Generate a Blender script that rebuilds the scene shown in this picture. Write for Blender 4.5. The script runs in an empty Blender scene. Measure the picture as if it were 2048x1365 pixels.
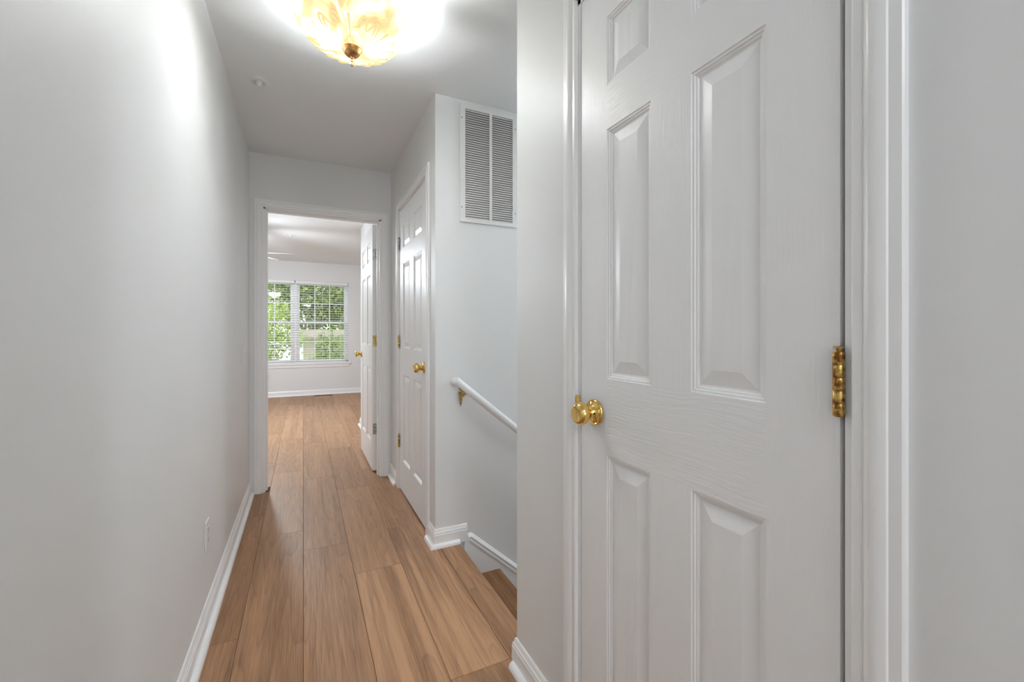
import bpy, bmesh, math, random
import numpy as np
from mathutils import Vector, Matrix

S = bpy.context.scene
C = S.collection
PI = math.pi
CEIL = 2.44

# ------------------------------------------------------------------ camera
# focal length 862.25 px and horizon at v = 665 in the 2048 x 1365 frame
cam_d = bpy.data.cameras.new('camera')
cam = bpy.data.objects.new('camera', cam_d); C.objects.link(cam)
cam_d.sensor_width = 36.0
cam_d.lens = 862.25 / 2048 * 36.0
cam_d.shift_y = -(682.5 - 665.1) / 2048
cam_d.clip_start = 0.02
cam.location = (0, 0, 1.154)
cam.rotation_euler = (PI / 2, 0, -math.radians(25.825))
S.camera = cam

# ------------------------------------------------------------------ sky and exposure
world = bpy.data.worlds.new('overcast_sky'); S.world = world
world.use_nodes = True
bg = world.node_tree.nodes['Background']
bg.inputs[0].default_value = (0.93, 0.97, 1.0, 1)
bg.inputs[1].default_value = 2.15
S.view_settings.view_transform = 'Standard'
S.view_settings.look = 'None'
S.view_settings.gamma = 1.0
S.view_settings.use_curve_mapping = False
S.view_settings.exposure = 0.3
S.cycles.diffuse_bounces = 7
S.cycles.max_bounces = 10
S.cycles.caustics_reflective = False
S.cycles.caustics_refractive = False
LAMP = 2.1          # hall lamp: glow of the glass bowl
BULBS = 0.5         # hall lamp: light thrown by its bulbs onto the ceiling
FAN_LAMP = 9.5      # bedroom fan lamp level
BACK_FILL = 15.0     # added fill lamp, unseen in the room behind the viewpoint
HALL_FILL = 3.5     # added fill lamp in the hall, unseen behind the viewpoint
STAIR_FILL = 5.5    # added fill lamp over the stairs, out of view


# ------------------------------------------------------------------ materials
def new_mat(name):
    m = bpy.data.materials.new(name); m.use_nodes = True
    nt = m.node_tree; nt.nodes.clear()
    out = nt.nodes.new('ShaderNodeOutputMaterial')
    return m, nt, out


def N(nt, kind, **kw):
    n = nt.nodes.new(kind)
    for k, v in kw.items():
        if k.startswith('i_'):
            key = k[2:]
            key = int(key) if key.isdigit() else key
            n.inputs[key].default_value = v
        else:
            setattr(n, k, v)
    return n


def L(nt, a, b):
    nt.links.new(a, b)


def principled(nt, out, color, rough, metal=0.0, spec=0.5):
    p = N(nt, 'ShaderNodeBsdfPrincipled')
    p.inputs['Base Color'].default_value = (*color, 1)
    p.inputs['Roughness'].default_value = rough
    p.inputs['Metallic'].default_value = metal
    p.inputs['Specular IOR Level'].default_value = spec
    L(nt, p.outputs[0], out.inputs[0])
    return p


def paint(name, color, rough, bump=0.0, scale=200.0, spec=0.5, stretch=(1, 1, 1), var=0.02):
    m, nt, out = new_mat(name)
    p = principled(nt, out, color, rough, 0, spec)
    tc = N(nt, 'ShaderNodeTexCoord')
    mp = N(nt, 'ShaderNodeMapping'); mp.inputs['Scale'].default_value = stretch
    L(nt, tc.outputs['Object'], mp.inputs[0])
    nz = N(nt, 'ShaderNodeTexNoise'); nz.inputs['Scale'].default_value = scale
    nz.inputs['Detail'].default_value = 3
    L(nt, mp.outputs[0], nz.inputs['Vector'])
    # faint colour variation of the paint itself
    n2 = N(nt, 'ShaderNodeTexNoise'); n2.inputs['Scale'].default_value = 3.0
    L(nt, tc.outputs['Object'], n2.inputs['Vector'])
    mr = N(nt, 'ShaderNodeMapRange')
    mr.inputs['To Min'].default_value = 1 - var; mr.inputs['To Max'].default_value = 1 + var
    L(nt, n2.outputs[0], mr.inputs[0])
    mx = N(nt, 'ShaderNodeVectorMath', operation='SCALE')
    mx.inputs[0].default_value = color
    L(nt, mr.outputs[0], mx.inputs['Scale'])
    L(nt, mx.outputs[0], p.inputs['Base Color'])
    if bump:
        b = N(nt, 'ShaderNodeBump'); b.inputs['Strength'].default_value = bump
        b.inputs['Distance'].default_value = 0.001
        L(nt, nz.outputs[0], b.inputs['Height']); L(nt, b.outputs[0], p.inputs['Normal'])
    return m


def grain_paint(name, color, axis, rough=0.38, strength=0.5):
    """glossy white paint over an embossed wood grain that runs along the given local axis"""
    m, nt, out = new_mat(name)
    p = principled(nt, out, color, rough)
    tc = N(nt, 'ShaderNodeTexCoord')
    warp = N(nt, 'ShaderNodeTexNoise'); warp.inputs['Scale'].default_value = 5.0
    L(nt, tc.outputs['Object'], warp.inputs['Vector'])
    add = N(nt, 'ShaderNodeMixRGB', blend_type='ADD'); add.inputs[0].default_value = 0.035
    L(nt, tc.outputs['Object'], add.inputs[1]); L(nt, warp.outputs['Color'], add.inputs[2])
    mp = N(nt, 'ShaderNodeMapping')
    mp.inputs['Scale'].default_value = {'z': (220, 220, 9), 'x': (9, 220, 220)}[axis]
    L(nt, add.outputs[0], mp.inputs[0])
    nz = N(nt, 'ShaderNodeTexNoise'); nz.inputs['Scale'].default_value = 1.0
    nz.inputs['Detail'].default_value = 2.0
    L(nt, mp.outputs[0], nz.inputs['Vector'])
    b = N(nt, 'ShaderNodeBump'); b.inputs['Strength'].default_value = strength
    b.inputs['Distance'].default_value = 0.0012
    L(nt, nz.outputs[0], b.inputs['Height']); L(nt, b.outputs[0], p.inputs['Normal'])
    return m


def cathedral_paint(name, color):
    """white paint over the embossed arched grain of a moulded door panel"""
    m, nt, out = new_mat(name)
    p = principled(nt, out, color, 0.36)
    tc = N(nt, 'ShaderNodeTexCoord')
    mp = N(nt, 'ShaderNodeMapping'); mp.inputs['Scale'].default_value = (1.0, 1.0, 0.14)
    L(nt, tc.outputs['Object'], mp.inputs[0])
    nz = N(nt, 'ShaderNodeTexNoise'); nz.inputs['Scale'].default_value = 9.0
    nz.inputs['Detail'].default_value = 1.0
    L(nt, mp.outputs[0], nz.inputs['Vector'])
    ml = N(nt, 'ShaderNodeMath', operation='MULTIPLY'); ml.inputs[1].default_value = 60.0
    L(nt, nz.outputs[0], ml.inputs[0])
    sn = N(nt, 'ShaderNodeMath', operation='SINE'); L(nt, ml.outputs[0], sn.inputs[0])
    b = N(nt, 'ShaderNodeBump'); b.inputs['Strength'].default_value = 0.35
    b.inputs['Distance'].default_value = 0.0008
    L(nt, sn.outputs[0], b.inputs['Height']); L(nt, b.outputs[0], p.inputs['Normal'])
    return m


def wood(name, light, dark, rough=0.38, fine=1.0):
    """printed wood plank; the object colour gives (tone, offset, offset, stripe strength)"""
    m, nt, out = new_mat(name)
    p = principled(nt, out, light, rough)
    tc = N(nt, 'ShaderNodeTexCoord'); oi = N(nt, 'ShaderNodeObjectInfo')
    sep = N(nt, 'ShaderNodeSeparateColor'); L(nt, oi.outputs['Color'], sep.inputs[0])
    off = N(nt, 'ShaderNodeCombineXYZ')
    o1 = N(nt, 'ShaderNodeMath', operation='MULTIPLY'); o1.inputs[1].default_value = 37.0
    o2 = N(nt, 'ShaderNodeMath', operation='MULTIPLY'); o2.inputs[1].default_value = 53.0
    L(nt, sep.outputs[1], o1.inputs[0]); L(nt, sep.outputs[2], o2.inputs[0])
    L(nt, o1.outputs[0], off.inputs[0]); L(nt, o2.outputs[0], off.inputs[1])
    L(nt, o2.outputs[0], off.inputs[2])
    va = N(nt, 'ShaderNodeVectorMath', operation='ADD')
    L(nt, tc.outputs['Object'], va.inputs[0]); L(nt, off.outputs[0], va.inputs[1])

    def mapped(sx, sy):
        mp = N(nt, 'ShaderNodeMapping'); mp.inputs['Scale'].default_value = (sx, sy, 1)
        L(nt, va.outputs[0], mp.inputs[0]); return mp.outputs[0]
    # cathedral rings: contour lines of a stretched noise field
    n1 = N(nt, 'ShaderNodeTexNoise', noise_dimensions='2D'); n1.inputs['Scale'].default_value = 1.0
    n1.inputs['Detail'].default_value = 1.5; n1.inputs['Roughness'].default_value = 0.4
    L(nt, mapped(6.0, 0.42), n1.inputs['Vector'])
    mul = N(nt, 'ShaderNodeMath', operation='MULTIPLY'); mul.inputs[1].default_value = 17.0
    L(nt, n1.outputs[0], mul.inputs[0])
    fr = N(nt, 'ShaderNodeMath', operation='FRACT'); L(nt, mul.outputs[0], fr.inputs[0])
    ring = N(nt, 'ShaderNodeValToRGB')
    e = ring.color_ramp.elements
    e[0].position = 0.0; e[0].color = (1, 1, 1, 1)
    e[1].position = 1.0; e[1].color = (1, 1, 1, 1)
    k = e.new(0.80); k.color = (0.62, 0.62, 0.62, 1)
    k = e.new(0.93); k.color = (0.1, 0.1, 0.1, 1)
    k = e.new(0.97); k.color = (0.9, 0.9, 0.9, 1)
    L(nt, fr.outputs[0], ring.inputs[0])
    # broad stripes
    n2 = N(nt, 'ShaderNodeTexNoise', noise_dimensions='2D'); n2.inputs['Scale'].default_value = 1.0
    n2.inputs['Detail'].default_value = 2.0
    L(nt, mapped(17, 0.55), n2.inputs['Vector'])
    st = N(nt, 'ShaderNodeValToRGB')
    e = st.color_ramp.elements
    e[0].position = 0.36; e[0].color = (0, 0, 0, 1)
    e[1].position = 0.64; e[1].color = (1, 1, 1, 1)
    L(nt, n2.outputs[0], st.inputs[0])
    # fine pores
    n3 = N(nt, 'ShaderNodeTexNoise', noise_dimensions='2D'); n3.inputs['Scale'].default_value = 1.0
    n3.inputs['Detail'].default_value = 3.0
    L(nt, mapped(260, 7), n3.inputs['Vector'])
    n4 = N(nt, 'ShaderNodeTexNoise', noise_dimensions='2D'); n4.inputs['Scale'].default_value = 1.0
    n4.inputs['Detail'].default_value = 2.0
    L(nt, mapped(70, 1.6), n4.inputs['Vector'])

    def mix(fac_socket, a, b, w=1.0):
        """linear blend of two values by a socket"""
        q = N(nt, 'ShaderNodeMapRange'); q.inputs['To Min'].default_value = a
        q.inputs['To Max'].default_value = b
        L(nt, fac_socket, q.inputs[0]); return q.outputs[0]

    def mul2(a, b):
        q = N(nt, 'ShaderNodeMath', operation='MULTIPLY')
        L(nt, a, q.inputs[0]); L(nt, b, q.inputs[1]); return q.outputs[0]

    def add2(a, b):
        q = N(nt, 'ShaderNodeMath', operation='ADD')
        L(nt, a, q.inputs[0]); L(nt, b, q.inputs[1]); return q.outputs[0]
    stripe = mix(st.outputs[0], -0.5, 0.5)
    stripe = mul2(stripe, oi.outputs['Alpha'])
    tot = add2(stripe, mix(ring.outputs[0], -0.26 * fine, 0.03))
    tot = add2(tot, mix(n3.outputs[0], -0.46 * fine, 0.46 * fine))
    tot = add2(tot, mix(n4.outputs[0], -0.27 * fine, 0.27 * fine))
    tot = add2(tot, sep.outputs[0])
    mc = N(nt, 'ShaderNodeMix', data_type='RGBA')
    mc.inputs['A'].default_value = (*dark, 1); mc.inputs['B'].default_value = (*light, 1)
    L(nt, tot, mc.inputs['Factor'])
    L(nt, mc.outputs['Result'], p.inputs['Base Color'])
    b = N(nt, 'ShaderNodeBump'); b.inputs['Strength'].default_value = 0.12
    b.inputs['Distance'].default_value = 0.0006
    L(nt, n3.outputs[0], b.inputs['Height']); L(nt, b.outputs[0], p.inputs['Normal'])
    return m


def metal(name, color, rough, tarnish=None, amount=0.5, scale=120):
    m, nt, out = new_mat(name)
    p = principled(nt, out, color, rough, 1.0)
    if tarnish:
        tc = N(nt, 'ShaderNodeTexCoord')
        nz = N(nt, 'ShaderNodeTexNoise'); nz.inputs['Scale'].default_value = scale
        nz.inputs['Detail'].default_value = 4
        L(nt, tc.outputs['Object'], nz.inputs['Vector'])
        r = N(nt, 'ShaderNodeValToRGB')
        e = r.color_ramp.elements
        e[0].position = 0.5 - amount * 0.25; e[0].color = (*tarnish, 1)
        e[1].position = 0.5 + (1 - amount) * 0.25; e[1].color = (*color, 1)
        L(nt, nz.outputs[0], r.inputs[0]); L(nt, r.outputs[0], p.inputs['Base Color'])
    return m


def plain(name, color, rough=0.5, spec=0.5):
    m, nt, out = new_mat(name); principled(nt, out, color, rough, 0, spec); return m


M = {}
M['wall'] = paint('wall_paint', (0.785, 0.79, 0.79), 0.5, 0.10, 260, 0.45)
M['ceiling'] = paint('ceiling_paint', (0.815, 0.835, 0.845), 0.8, 0.12, 220, 0.2)
M['trim'] = paint('trim_gloss_paint', (0.88, 0.88, 0.88), 0.30, 0.05, 60, 0.5, var=0.01)
M['door_v'] = grain_paint('door_paint_upright_grain', (0.87, 0.87, 0.87), 'z')
M['door_h'] = grain_paint('door_paint_level_grain', (0.87, 0.87, 0.87), 'x')
M['panel'] = cathedral_paint('door_panel_paint', (0.87, 0.87, 0.87))
M['plank'] = wood('plank_wood', (0.53, 0.295, 0.155), (0.225, 0.108, 0.047), 0.45)
M['tread'] = wood('tread_wood', (0.36, 0.17, 0.065), (0.12, 0.048, 0.016))
M['brass'] = metal('polished_brass', (0.86, 0.60, 0.20), 0.12)
M['old_brass'] = metal('worn_brass', (0.78, 0.55, 0.18), 0.3, (0.22, 0.09, 0.02), 0.55)
M['bronze'] = metal('antique_bronze', (0.66, 0.36, 0.15), 0.38, (0.40, 0.19, 0.07), 0.4, 60)
M['nickel'] = metal('painted_over_steel', (0.62, 0.62, 0.60), 0.3, (0.16, 0.16, 0.15), 0.5)
M['dark'] = plain('hollow_shade', (0.03, 0.03, 0.03), 0.8)  # flat dark colour for the shade inside duct, holes and slots
M['white_plastic'] = plain('white_plastic', (0.80, 0.80, 0.79), 0.3)
M['vent'] = paint('vent_enamel', (0.80, 0.80, 0.79), 0.35, 0.05, 80)
M['vent_slat'] = paint('vent_slat_grey', (0.66, 0.65, 0.63), 0.5, 0.05, 80)  # slats a darker grey than the frame
M['vinyl'] = plain('white_vinyl', (0.84, 0.84, 0.85), 0.35)
M['slat'] = plain('blind_slat_white', (0.86, 0.86, 0.86), 0.4)
M['subfloor'] = plain('subfloor_board', (0.10, 0.06, 0.035), 0.9)
M['register'] = metal('register_brown', (0.20, 0.11, 0.06), 0.5)
M['screw'] = metal('screw_steel', (0.25, 0.24, 0.23), 0.4)

m, nt, out = new_mat('window_glass')
t_ = N(nt, 'ShaderNodeBsdfTransparent'); t_.inputs[0].default_value = (0.97, 0.98, 0.97, 1)
g_ = N(nt, 'ShaderNodeBsdfGlossy'); g_.inputs['Roughness'].default_value = 0.02
mx = N(nt, 'ShaderNodeMixShader'); mx.inputs[0].default_value = 0.015
L(nt, t_.outputs[0], mx.inputs[1]); L(nt, g_.outputs[0], mx.inputs[2]); L(nt, mx.outputs[0], out.inputs[0])
M['glass'] = m


# ------------------------------------------------------------------ mesh helpers
def mesh_obj(name, verts, faces, mat, parent=None, smooth=False, link=True):
    me = bpy.data.meshes.new(name)
    me.from_pydata([tuple(v) for v in verts], [], [tuple(f) for f in faces])
    me.materials.append(mat)
    o = bpy.data.objects.new(name, me); C.objects.link(o)
    if parent: o.parent = parent
    if smooth:
        for p in me.polygons: p.use_smooth = True
    return o


def bm_obj(name, bm, mat, parent=None, smooth=False, autosmooth=None):
    bmesh.ops.recalc_face_normals(bm, faces=bm.faces)
    me = bpy.data.meshes.new(name); bm.to_mesh(me); bm.free()
    for mm in (mat if isinstance(mat, (list, tuple)) else [mat]): me.materials.append(mm)
    o = bpy.data.objects.new(name, me); C.objects.link(o)
    if parent: o.parent = parent
    if smooth or autosmooth:
        for p in me.polygons: p.use_smooth = True
        if autosmooth: me.set_sharp_from_angle(angle=math.radians(autosmooth))
    return o


def bm_box(bm, lo, hi, bevel=0.0):
    vs = [bm.verts.new((x, y, z)) for x in (lo[0], hi[0]) for y in (lo[1], hi[1]) for z in (lo[2], hi[2])]
    idx = [(0, 1, 3, 2), (4, 6, 7, 5), (0, 4, 5, 1), (2, 3, 7, 6), (0, 2, 6, 4), (1, 5, 7, 3)]
    fs = [bm.faces.new([vs[i] for i in f]) for f in idx]
    if bevel:
        es = list({e for f in fs for e in f.edges})
        bmesh.ops.bevel(bm, geom=es, offset=bevel, segments=1, affect='EDGES')


def box(name, lo, hi, mat, parent=None, bevel=0.0):
    bm = bmesh.new(); bm_box(bm, lo, hi, bevel); return bm_obj(name, bm, mat, parent)


def boxes(name, lst, mat, parent=None, bevel=0.0):
    bm = bmesh.new()
    for lo, hi in lst: bm_box(bm, lo, hi, bevel)
    return bm_obj(name, bm, mat, parent)


def sweep(name, path, profile, e1, e2, e3, origin, mat, parent=None, autosmooth=35):
    """closed profile (p: left of the path, q: along e3) swept along a mitred polyline in the plane e1, e2"""
    e1, e2, e3, origin = Vector(e1), Vector(e2), Vector(e3), Vector(origin)
    n = len(path); rings = []
    P2 = [Vector(p) for p in path]
    for i in range(n):
        if i == 0: d = (P2[1] - P2[0]).normalized(); m_ = Vector((-d.y, d.x)); k = 1
        elif i == n - 1: d = (P2[-1] - P2[-2]).normalized(); m_ = Vector((-d.y, d.x)); k = 1
        else:
            a = (P2[i] - P2[i - 1]).normalized(); b = (P2[i + 1] - P2[i]).normalized()
            na, nb = Vector((-a.y, a.x)), Vector((-b.y, b.x))
            m_ = (na + nb).normalized(); k = 1 / max(0.2, m_.dot(na))
        ring = []
        for p, q in profile:
            w = P2[i] + m_ * (p * k)
            ring.append(origin + e1 * w.x + e2 * w.y + e3 * q)
        rings.append(ring)
    bm = bmesh.new(); V = [[bm.verts.new(v) for v in r] for r in rings]
    np_ = len(profile)
    for i in range(n - 1):
        for j in range(np_):
            bm.faces.new((V[i][j], V[i][(j + 1) % np_], V[i + 1][(j + 1) % np_], V[i + 1][j]))
    bm.faces.new(V[0]); bm.faces.new(list(reversed(V[-1])))
    return bm_obj(name, bm, mat, parent, autosmooth=autosmooth)


def lathe(name, prof, mat, parent=None, seg=32, axis='z', loc=(0, 0, 0), autosmooth=40, closed=False):
    """profile (radius, height) turned about the axis"""
    bm = bmesh.new(); rings = []
    for r, z in prof:
        if r < 1e-6: rings.append([bm.verts.new((0, 0, z))])
        else: rings.append([bm.verts.new((r * math.cos(2 * PI * k / seg), r * math.sin(2 * PI * k / seg), z)) for k in range(seg)])
    for a, b in zip(rings[:-1], rings[1:]):
        for k in range(seg):
            k2 = (k + 1) % seg
            if len(a) == 1 and len(b) == 1: continue
            if len(a) == 1: bm.faces.new((a[0], b[k2], b[k]))
            elif len(b) == 1: bm.faces.new((a[k], a[k2], b[0]))
            else: bm.faces.new((a[k], a[k2], b[k2], b[k]))
    rot = {'z': Matrix(), '-x': Matrix.Rotation(-PI / 2, 4, 'Y'), 'x': Matrix.Rotation(PI / 2, 4, 'Y'),
           '-y': Matrix.Rotation(PI / 2, 4, 'X'), '-z': Matrix.Rotation(PI, 4, 'X')}[axis]
    bmesh.ops.transform(bm, matrix=Matrix.Translation(loc) @ rot, verts=bm.verts)
    return bm_obj(name, bm, mat, parent, autosmooth=autosmooth)


def tube_bm(bm, pts, rad, seg=8):
    pts = [Vector(p) for p in pts]
    if not isinstance(rad, (list, tuple)): rad = [rad] * len(pts)
    rings = []
    for i, p in enumerate(pts):
        d = (pts[min(i + 1, len(pts) - 1)] - pts[max(i - 1, 0)]).normalized()
        a = d.cross(Vector((0, 0, 1)))
        if a.length < 1e-4: a = Vector((1, 0, 0))
        a.normalize(); b = d.cross(a)
        rings.append([bm.verts.new(p + (a * math.cos(2 * PI * k / seg) + b * math.sin(2 * PI * k / seg)) * rad[i]) for k in range(seg)])
    for r0, r1 in zip(rings[:-1], rings[1:]):
        for k in range(seg):
            bm.faces.new((r0[k], r0[(k + 1) % seg], r1[(k + 1) % seg], r1[k]))
    bm.faces.new(rings[0]); bm.faces.new(list(reversed(rings[-1])))


def tag(o, label, cat, kind=None, group=None):
    o['label'] = label; o['category'] = cat
    if kind: o['kind'] = kind
    if group: o['group'] = group
    return o


def st(o, label, cat): return tag(o, label, cat, 'structure')


def empty(name, loc=(0, 0, 0), rz=0.0):
    o = bpy.data.objects.new(name, None); C.objects.link(o)
    o.location = loc; o.rotation_euler = (0, 0, rz); o.empty_display_size = 0.1
    return o


# ------------------------------------------------------------------ measured planes
XL = -0.345          # hall left wall
XD = 0.667           # wall with the near door
XC = 0.639           # linen closet wall
YS = 2.267           # stair wall with the return grille
YE = 3.569           # end wall of the hall
YE2 = 3.683          # its bedroom face
YB = 8.74            # bedroom back wall
YN = 1.338           # end of the near door wall, stairwell side
YR = -2.6            # behind the camera
XBL, XBR = -1.98, 1.98   # bedroom
XQ, YQ = 0.645, 5.66     # corner of the closet box inside the bedroom

# ------------------------------------------------------------------ shell
st(box('wall_left', (XL - 0.12, YR, -0.2), (XL, YE, CEIL), M['wall']), 'long grey-white wall on the left of the hallway', 'wall')
# opening for the near door: Y 0.316 .. 0.974, height 2.052
st(boxes('wall_right', [((XD, YR, -0.2), (XD + 0.115, 0.316, CEIL)), ((XD, 0.974, -0.2), (XD + 0.115, YN, CEIL)),
                        ((XD, 0.316, 2.052), (XD + 0.115, 0.974, CEIL))], M['wall']), 'grey-white wall around the nearest door', 'wall')
st(boxes('wall_closet', [((XC, YS, -0.2), (XC + 0.11, 2.437, CEIL)), ((XC, 3.237, -0.2), (XC + 0.11, YE, CEIL)),
                         ((XC, 2.437, 2.062), (XC + 0.11, 3.237, CEIL))], M['wall']), 'grey-white wall around the hall closet door', 'wall')
st(box('wall_stair', (XC + 0.11, YS, -2.8), (4.0, YS + 0.11, CEIL), M['wall']), 'grey-white stair wall carrying the air grille and handrail', 'wall')
st(box('wall_stair_near', (XD + 0.115, YN - 0.11, -2.8), (4.0, YN, CEIL), M['wall']), 'stairwell wall opposite the handrail', 'wall')
st(box('wall_stair_end', (4.0, YN - 0.11, -2.8), (4.1, YS + 0.11, CEIL), M['wall']), 'wall at the foot of the stairs', 'wall')
# end wall with the bedroom doorway X -0.262 .. 0.564
st(boxes('wall_end', [((XBL - 0.1, YE, -0.2), (-0.262, YE2, CEIL)), ((0.564, YE, -0.2), (XBR + 0.1, YE2, CEIL)),
                      ((-0.262, YE, 2.062), (0.564, YE2, CEIL))], M['wall']), 'wall with the open bedroom doorway at the hall end', 'wall')
WX0, WX1, WZ0, WZ1 = -1.045, 0.772, 0.585, 2.095
st(boxes('wall_bedroom_back', [((XBL - 0.1, YB, -0.2), (WX0, YB + 0.15, CEIL)), ((WX1, YB, -0.2), (XBR + 0.1, YB + 0.15, CEIL)),
                               ((WX0, YB, WZ1), (WX1, YB + 0.15, CEIL)), ((WX0, YB, -0.2), (WX1, YB + 0.15, WZ0))], M['wall']),
   'bedroom back wall holding the twin window', 'wall')
st(box('wall_bedroom_left', (XBL - 0.1, YE2, -0.2), (XBL, YB, CEIL), M['wall']), 'left wall of the bedroom', 'wall')
st(boxes('wall_bedroom_right', [((XQ, YE2, -0.2), (XQ + 0.11, YQ, CEIL)), ((XQ + 0.11, YQ - 0.11, -0.2), (XBR, YQ, CEIL)),
                                ((XBR, YE2, -0.2), (XBR + 0.1, YB, CEIL))], M['wall']), 'bedroom wall behind the open door', 'wall')
st(box('ceiling', (XBL - 0.1, YR - 3.2, CEIL), (4.1, YB + 0.15, CEIL + 0.1), M['ceiling']), 'flat grey-white ceiling of hallway and bedroom', 'ceiling')
# room behind the camera, open to daylight through its window
st(boxes('wall_back', [((-1.6, YR - 3.2, -0.2), (-1.5, YR, CEIL)), ((1.8, YR - 3.2, -0.2), (1.9, YR, CEIL)),
                       ((-1.5, YR - 0.1, -0.2), (XL, YR, CEIL)), ((XD, YR - 0.1, -0.2), (1.8, YR, CEIL)),
                       ((-1.6, YR - 3.3, -0.2), (-1.1, YR - 3.2, CEIL)), ((1.4, YR - 3.3, -0.2), (1.9, YR - 3.2, CEIL)),
                       ((-1.1, YR - 3.3, -0.2), (1.4, YR - 3.2, 0.5)), ((-1.1, YR - 3.3, 2.2), (1.4, YR - 3.2, CEIL))], M['wall']),
   'walls of the room behind the viewpoint', 'wall')
# closet behind the near door and linen closet interior
st(boxes('wall_closet_inside', [((1.35, YR, -0.2), (1.4, YN - 0.11, CEIL)), ((1.4, YS + 0.11, -0.2), (1.45, YE, CEIL))], M['wall']), 'inner closet walls', 'wall')

# ------------------------------------------------------------------ floor
floor = boxes('floor', [((XL, YR, -0.2), (0.70, YE, -0.0125)), ((0.70, YR, -0.2), (1.4, YN - 0.11, -0.0125)),
                        ((XBL, YE, -0.2), (XBR, YB, -0.0125)), ((-1.5, YR - 3.2, -0.2), (1.8, YR, -0.0005)),
                        ((0.75, YS + 0.11, -0.2), (1.4, YE, -0.0125))], M['subfloor'])
st(floor, 'warm brown wood plank floor of hallway and bedroom', 'floor')
PW, PLEN = 0.22, 1.217
rng = random.Random(7)
phase = {-2: 5.56, -1: 2.785, 0: 2.526, 1: 2.18, 2: 2.592}
pl_mesh = {}


def plank_mesh(w, l):
    key = (round(w, 3), round(l, 3))
    if key not in pl_mesh:
        g, b, t = 0.0005, 0.0010, 0.0125
        x0, x1, y0, y1 = g, w - g, g, l - g
        vs = [(x0, y0, -t), (x1, y0, -t), (x1, y1, -t), (x0, y1, -t),
              (x0, y0, -b), (x1, y0, -b), (x1, y1, -b), (x0, y1, -b),
              (x0 + b, y0 + b, 0), (x1 - b, y0 + b, 0), (x1 - b, y1 - b, 0), (x0 + b, y1 - b, 0)]
        fs = [(3, 2, 1, 0)]
        for k in range(4):
            k2 = (k + 1) % 4
            fs += [(k, k2, 4 + k2, 4 + k), (4 + k, 4 + k2, 8 + k2, 8 + k)]
        fs.append((8, 9, 10, 11))
        me = bpy.data.meshes.new('plank'); me.from_pydata(vs, [], fs); me.materials.append(M['plank'])
        pl_mesh[key] = me
    return pl_mesh[key]


def plank(x0, x1, y0, y1, tone, stripe):
    o = bpy.data.objects.new('plank', plank_mesh(x1 - x0, y1 - y0)); C.objects.link(o)
    o.location = (x0, y0, 0); o.parent = floor
    o.color = (tone, rng.random(), rng.random(), stripe)
    return o


for r in range(-9, 9):
    ph = phase.get(r, (r * 0.43 + 1.1) % PLEN)
    xa, xb = r * PW, (r + 1) * PW
    in_hall = -2 <= r <= 2
    k0 = math.floor((YR - ph) / PLEN)
    for k in range(k0, 12):
        ya, yb = ph + k * PLEN, ph + (k + 1) * PLEN
        ylim0 = YR if in_hall else YE2
        ya2, yb2 = max(ya, ylim0), min(yb, YB)
        if yb2 - ya2 < 0.01: continue
        tone = 0.50 + rng.uniform(-0.13, 0.13); stripe = rng.uniform(0.10, 0.32)
        if r == 1 and k == -1: tone, stripe = 0.66, 0.75          # the two boldly striped planks by the stairs
        if r == 2 and k == -1: tone, stripe = 0.60, 0.75
        if r in (-1, 0) and yb < 2.9: tone, stripe = 0.46, 0.22
        if r == -2:
            if ya2 < YE:                                   # cut along the left wall
                plank(XL, xb, ya2, min(yb2, YE), 0.36, 0.3)
                if yb2 > YE2 + 0.02: plank(xa, xb, YE2, yb2, tone, stripe)
                continue
        plank(xa, xb, ya2, yb2, tone, stripe)
# strip of flooring in front of the stairs, with its rounded nosing
prof = [(0, 0), (0, -0.03), (0.105, -0.03), (0.1115, -0.022), (0.113, -0.012), (0.110, -0.004), (0.104, 0)]
nose = mesh_obj('stair_nosing', [(p, y, q) for y in (0, YS - YN - 0.002) for p, q in prof],
                [tuple(range(7))[::-1], tuple(range(7, 14))] + [(k, (k + 1) % 7, 7 + (k + 1) % 7, 7 + k) for k in range(7)], M['plank'], floor)
nose.location = (0.661, YN + 0.001, 0); nose.color = (0.52, 0.31, 0.77, 0.35)

# ------------------------------------------------------------------ staircase
RISE, RUN = 0.2, 0.245
stair = empty('staircase', (0.70, (YN + YS) / 2, -2.6))
tag(stair, 'flight of dark brown wooden steps going down to the right', 'stairs')
for k in range(1, 12):
    x1 = 0.773 + RUN * k; z = -RISE * k
    t = box('tread', (-0.0, 0, 0), (RUN + 0.03, YS - YN - 0.004, 0.03), M['tread'], stair, 0.006)
    t.matrix_parent_inverse = stair.matrix_world.inverted()
    t.location = (x1 - RUN - 0.03 - 0.70, -(YS - YN) / 2 + 0.002, z - 0.03 + 2.6); t.rotation_euler = (0, 0, 0)
    t.matrix_parent_inverse = Matrix()
    t.color = (0.5, rng.random(), rng.random(), 0.3)
for k in range(0, 12):
    x1 = 0.773 + RUN * k - 0.025; z = -RISE * k
    t = box('riser', (x1 - 0.015 - 0.70, -(YS - YN) / 2 + 0.002, z - RISE + 2.6), (x1 - 0.70, (YS - YN) / 2 - 0.002, z - 0.03 + 2.6), M['trim'], stair)
st(box('floor_below', (0.6, YN - 0.11, -2.8), (4.1, YS + 0.11, -2.6), M['tread']), 'floor at the foot of the stairs', 'floor')

# ------------------------------------------------------------------ skirting, shoe moulding and casings
BASE = [(0, 0), (0.014, 0), (0.014, 0.064), (0.012, 0.0665), (0.0125, 0.0745), (0.0095, 0.078), (0.0075, 0.084), (0.0065, 0.090), (0.004, 0.094), (0, 0.094)]
SHOE = [(0.014, 0), (0.033, 0), (0.0325, 0.007), (0.029, 0.0145), (0.022, 0.019), (0.014, 0.020)]


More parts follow.
